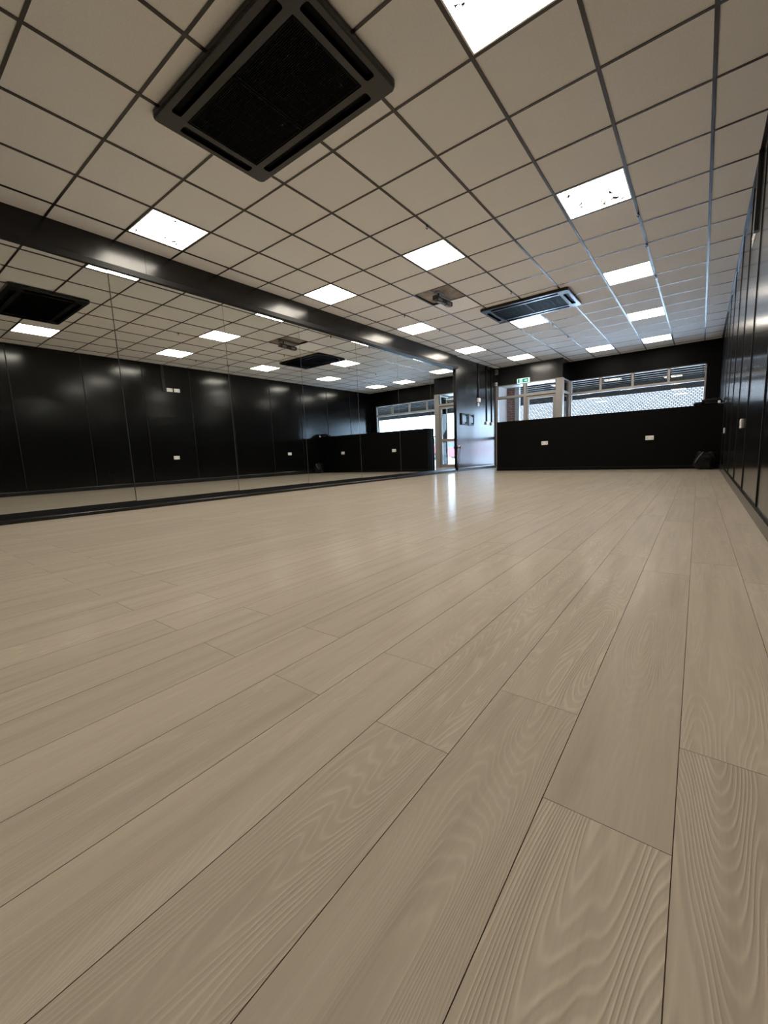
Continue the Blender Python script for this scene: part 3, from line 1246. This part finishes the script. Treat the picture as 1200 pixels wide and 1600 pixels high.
t = empty('door_sensor', (-3.765, YV, 2.40))
tag(t, 'small white sensor at the top left of the entrance frame', 'sensor')
bm = bmesh.new()
box(bm, -.03, -.035, 0, .03, 0, .10, 0, .008, 2)
obj('housing', bm, MT['white_plastic'], t)
bm = bmesh.new()
tube(bm, [(0, -.034, .05), (0, -.041, .05)], [.016, .010], 12)
obj('lens', bm, MT['grey_plastic'], t)

# ================================================================== BAG AND BUNDLE AT THE PARTITION
def lump(bm, c, r, seed, mi=0, squash=None):
    rnd = random.Random(seed)
    ph = [rnd.uniform(0, 6.28) for _ in range(6)]
    res = bmesh.ops.create_icosphere(bm, subdivisions=4, radius=1.0)
    for v in res['verts']:
        d = v.co.normalized()
        k = 1 + .08 * math.sin(5 * d.x + ph[0] + 3 * d.z) + .07 * math.sin(7 * d.z + ph[1] + 4 * d.y) + .05 * math.sin(11 * d.y + ph[2] + 6 * d.x) + .03 * math.sin(17 * d.x + 13 * d.z + ph[3])
        q = Vector((math.copysign(abs(d.x) ** .75, d.x), math.copysign(abs(d.y) ** .75, d.y), math.copysign(abs(d.z) ** .8, d.z))) * k
        v.co = Vector((c[0] + q.x * r[0], c[1] + q.y * r[1], max(squash if squash is not None else -9, c[2] + q.z * r[2])))
    for f in {f for v in res['verts'] for f in v.link_faces}:
        f.material_index = mi
        f.smooth = True


zb = zf(7.2)
t = empty('holdall_bag', (1.33, 7.21, zb))
tag(t, 'black fabric bag slumped on the floor in the corner by the partition', 'bag')
bm = bmesh.new()
lump(bm, (0, 0, .165), (.165, .17, .175), 3, 0, .001)
obj('body', bm, MT['bag'], t)
bm = bmesh.new()
pts = [(-.13 + .02 * math.sin(k * .5), -.16 - .03 * math.sin(k * math.pi / 10), .18 + .10 * math.sin(k * math.pi / 10)) for k in range(11)]
tube(bm, [(-.155, -.12, .13), (-.135, -.165, .18), (-.105, -.18, .235), (-.07, -.165, .285), (-.035, -.12, .325)], .011, 8)
tag(obj('strap', bm, MT['bag_strap'], t), 'grey carrying strap')

t = empty('folded_jacket', (1.33, YP + .12, PT))
tag(t, 'black clothing bundled on top of the partition by the right wall', 'jacket')
bm = bmesh.new()
lump(bm, (0.03, 0, .050), (.155, .085, .065), 9, 0, .0)
lump(bm, (-.14, .0, .028), (.10, .075, .035), 12, 0, .0)
obj('cloth', bm, MT['bag'], t)
bm = bmesh.new()
box(bm, .135, -.095, .012, .175, -.070, .060, 0, .006, 2)
tag(obj('care_tag', bm, MT['white_plastic'], t), 'small white tag')

# ================================================================== OUTSIDE
GZ = -.12
bm = bmesh.new()
box(bm, -40, YF + .2, GZ - .1, 40, 21.5, GZ)
structure(obj('ground', bm, MT['paving']), 'pinkish paving outside the entrance', 'ground')
bm = bmesh.new()
box(bm, -40, 21.5, GZ - .1, 40, 22.0, GZ + .08, 0, .01)
structure(obj('trim_4', bm, MT['kerb']), 'pale kerb along the road outside', 'kerb')
bm = bmesh.new()
box(bm, -60, 22.0, GZ - .12, 60, 75, GZ - .02)
structure(obj('road', bm, MT['asphalt']), 'grey road beyond the kerb', 'road')

# recess outside the entrance door
bm = bmesh.new()
box(bm, -4.0, YV + .09, GZ, -3.81, YF + .15, 2.7)
structure(obj('wall_recess', bm, MT['render_pink']), 'pale rendered side wall of the entrance recess', 'wall')
bm = bmesh.new()
box(bm, -3.81, YV + .09, 2.42, XV - .1, YF + .15, 2.47)
o = obj('recess_soffit', bm, MT['white_paint'])
structure(o, 'white soffit over the entrance recess', 'soffit')
bm = bmesh.new()
tube(bm, [(-2.45, 10.0, 2.422), (-2.45, 10.0, 2.412)], .05, 16)
tag(obj('downlight', bm, MT['grey_plastic']), 'small round downlight in the white soffit outside the door', 'downlight')
bm = bmesh.new()
box(bm, -4.0, YV + .09, GZ - .1, XV - .1, YF + .2, zf(YV) - .02)
structure(obj('recess_floor', bm, MT['paving']), 'paved step in the entrance recess', 'ground')

# canopy over the pavement
t = empty('shop_canopy', (0, YF + .15, GZ))
tag(t, 'grey slatted canopy outside the long window', 'canopy')
bm = bmesh.new()
for k in range(6):
    y = .10 + k * .46
    box(bm, -7, y, 2.455 - GZ, 6, y + .06, 2.505 - GZ, 1, .004)
box(bm, -7, .0, 2.50 - GZ, 6, 2.8, 2.55 - GZ)
obj('soffit', bm, [MT['soffit'], MT['fascia']], t)
bm = bmesh.new()
box(bm, -7, 2.74, 2.11 - GZ, 6, 2.82, 2.75 - GZ, 0, .006)
obj('fascia', bm, MT['fascia'], t)

bm = bmesh.new()
box(bm, -3.87, 10.66, GZ, -3.60, 11.0, 2.43)
tag(obj('brick_pier', bm, MT['brick']), 'red brick pier seen through the left entrance pane', 'pier')
bm = bmesh.new()
box(bm, -3.585, 10.68, GZ, -3.44, 10.82, 2.43, 0, .004)
tag(obj('canopy_post', bm, MT['white_paint']), 'white square post beside the red brick pier', 'post')

# house opposite with its big tiled roof
t = empty('house', (-10, 40, GZ))
tag(t, 'low house opposite with a wide pale tiled roof', 'house')
bm = bmesh.new()
box(bm, -8.5, 0.6, 0, 17.5, 10.4, 2.2)
obj('wall', bm, MT['brick'], t)
bm = bmesh.new()
uvl = bm.loops.layers.uv.new('roof_uv')
ya, yr, za, zr = 0.0, 7.2, 1.85, 7.9
sl = math.hypot(yr - ya, zr - za)
v = [bm.verts.new(p) for p in ((-9, ya, za), (18, ya, za), (18, yr, zr), (-9, yr, zr), (18, 2 * yr - ya, za), (-9, 2 * yr - ya, za))]
lo = [bm.verts.new((p.co.x, p.co.y, p.co.z - .18)) for p in v]
faces = [(0, 1, 2, 3), (3, 2, 4, 5)]
for q in faces:
    f = bm.faces.new([v[i] for i in q])
    for lp in f.loops:
        c = lp.vert.co
        lp[uvl].uv = (c.x, math.hypot(c.y - yr, c.z - zr))
    bm.faces.new([lo[i] for i in reversed(q)])
for a, b in ((0, 1), (1, 2), (2, 4), (4, 5), (5, 3), (3, 0)):
    bm.faces.new((v[a], lo[a], lo[b], v[b]))
obj('roof', bm, MT['roof'], t)

# hedge and parked car (seen in the mirror through the door)
bm = bmesh.new()
rnd = random.Random(5)
for k in range(34):
    x = rnd.uniform(-9, 9)
    r = rnd.uniform(.6, 1.0)
    res = bmesh.ops.create_icosphere(bm, subdivisions=3, radius=r)
    ph = rnd.uniform(0, 6)
    for w_ in res['verts']:
        d = w_.co.normalized()
        w_.co *= 1 + .12 * math.sin(9 * d.x + ph) * math.sin(8 * d.z + ph) + .08 * math.sin(17 * d.y + ph)
        w_.co += Vector((x, rnd.uniform(-.02, .02), .95 + (ph - 3) * .08))
        w_.co.z = max(0, w_.co.z)
tag(obj('hedge', bm, MT['leaf'], None, (17, 33, GZ - .02)), 'green hedge beyond the road, seen through the door in the mirror', 'hedge')

t = empty('parked_car', (5.9, 25.6, GZ - .02), (0, 0, math.radians(4)))
tag(t, 'red car parked on the road, seen through the door in the mirror', 'car')
bm = bmesh.new()
prof = [(-2.0, .25), (-2.02, .62), (-1.85, .86), (-1.25, .93), (-.75, 1.38), (.75, 1.42), (1.35, .98), (1.9, .86), (2.02, .60), (2.0, .25)]
prism(bm, prof, 'y', -.8, .8)
es = [e for e in bm.edges]
bmesh.ops.bevel(bm, geom=es, offset=.05, segments=2, affect='EDGES')
obj('body', bm, MT['car_red'], t)
for s in (-1, 1):
    bm = bmesh.new()
    prism(bm, [(-1.10, .95), (-.70, 1.32), (-.02, 1.345), (-.02, .96)], 'y', s * .795, s * .812)
    prism(bm, [(.05, .96), (.05, 1.35), (.70, 1.35), (1.2, .98)], 'y', s * .795, s * .812)
    obj('side_window', bm, MT['car_glass'], t)
for x in (-1.25, 1.25):
    for s in (-1, 1):
        bm = bmesh.new()
        tube(bm, [(x, s * .62, .31), (x, s * .83, .31)], .31, 20)
        wheel = obj('wheel', bm, MT['tyre'], t)
        bm = bmesh.new()
        tube(bm, [(x, s * .82, .31), (x, s * .84, .31)], .19, 16)
        obj('hub_cap', bm, MT['metal'], wheel)
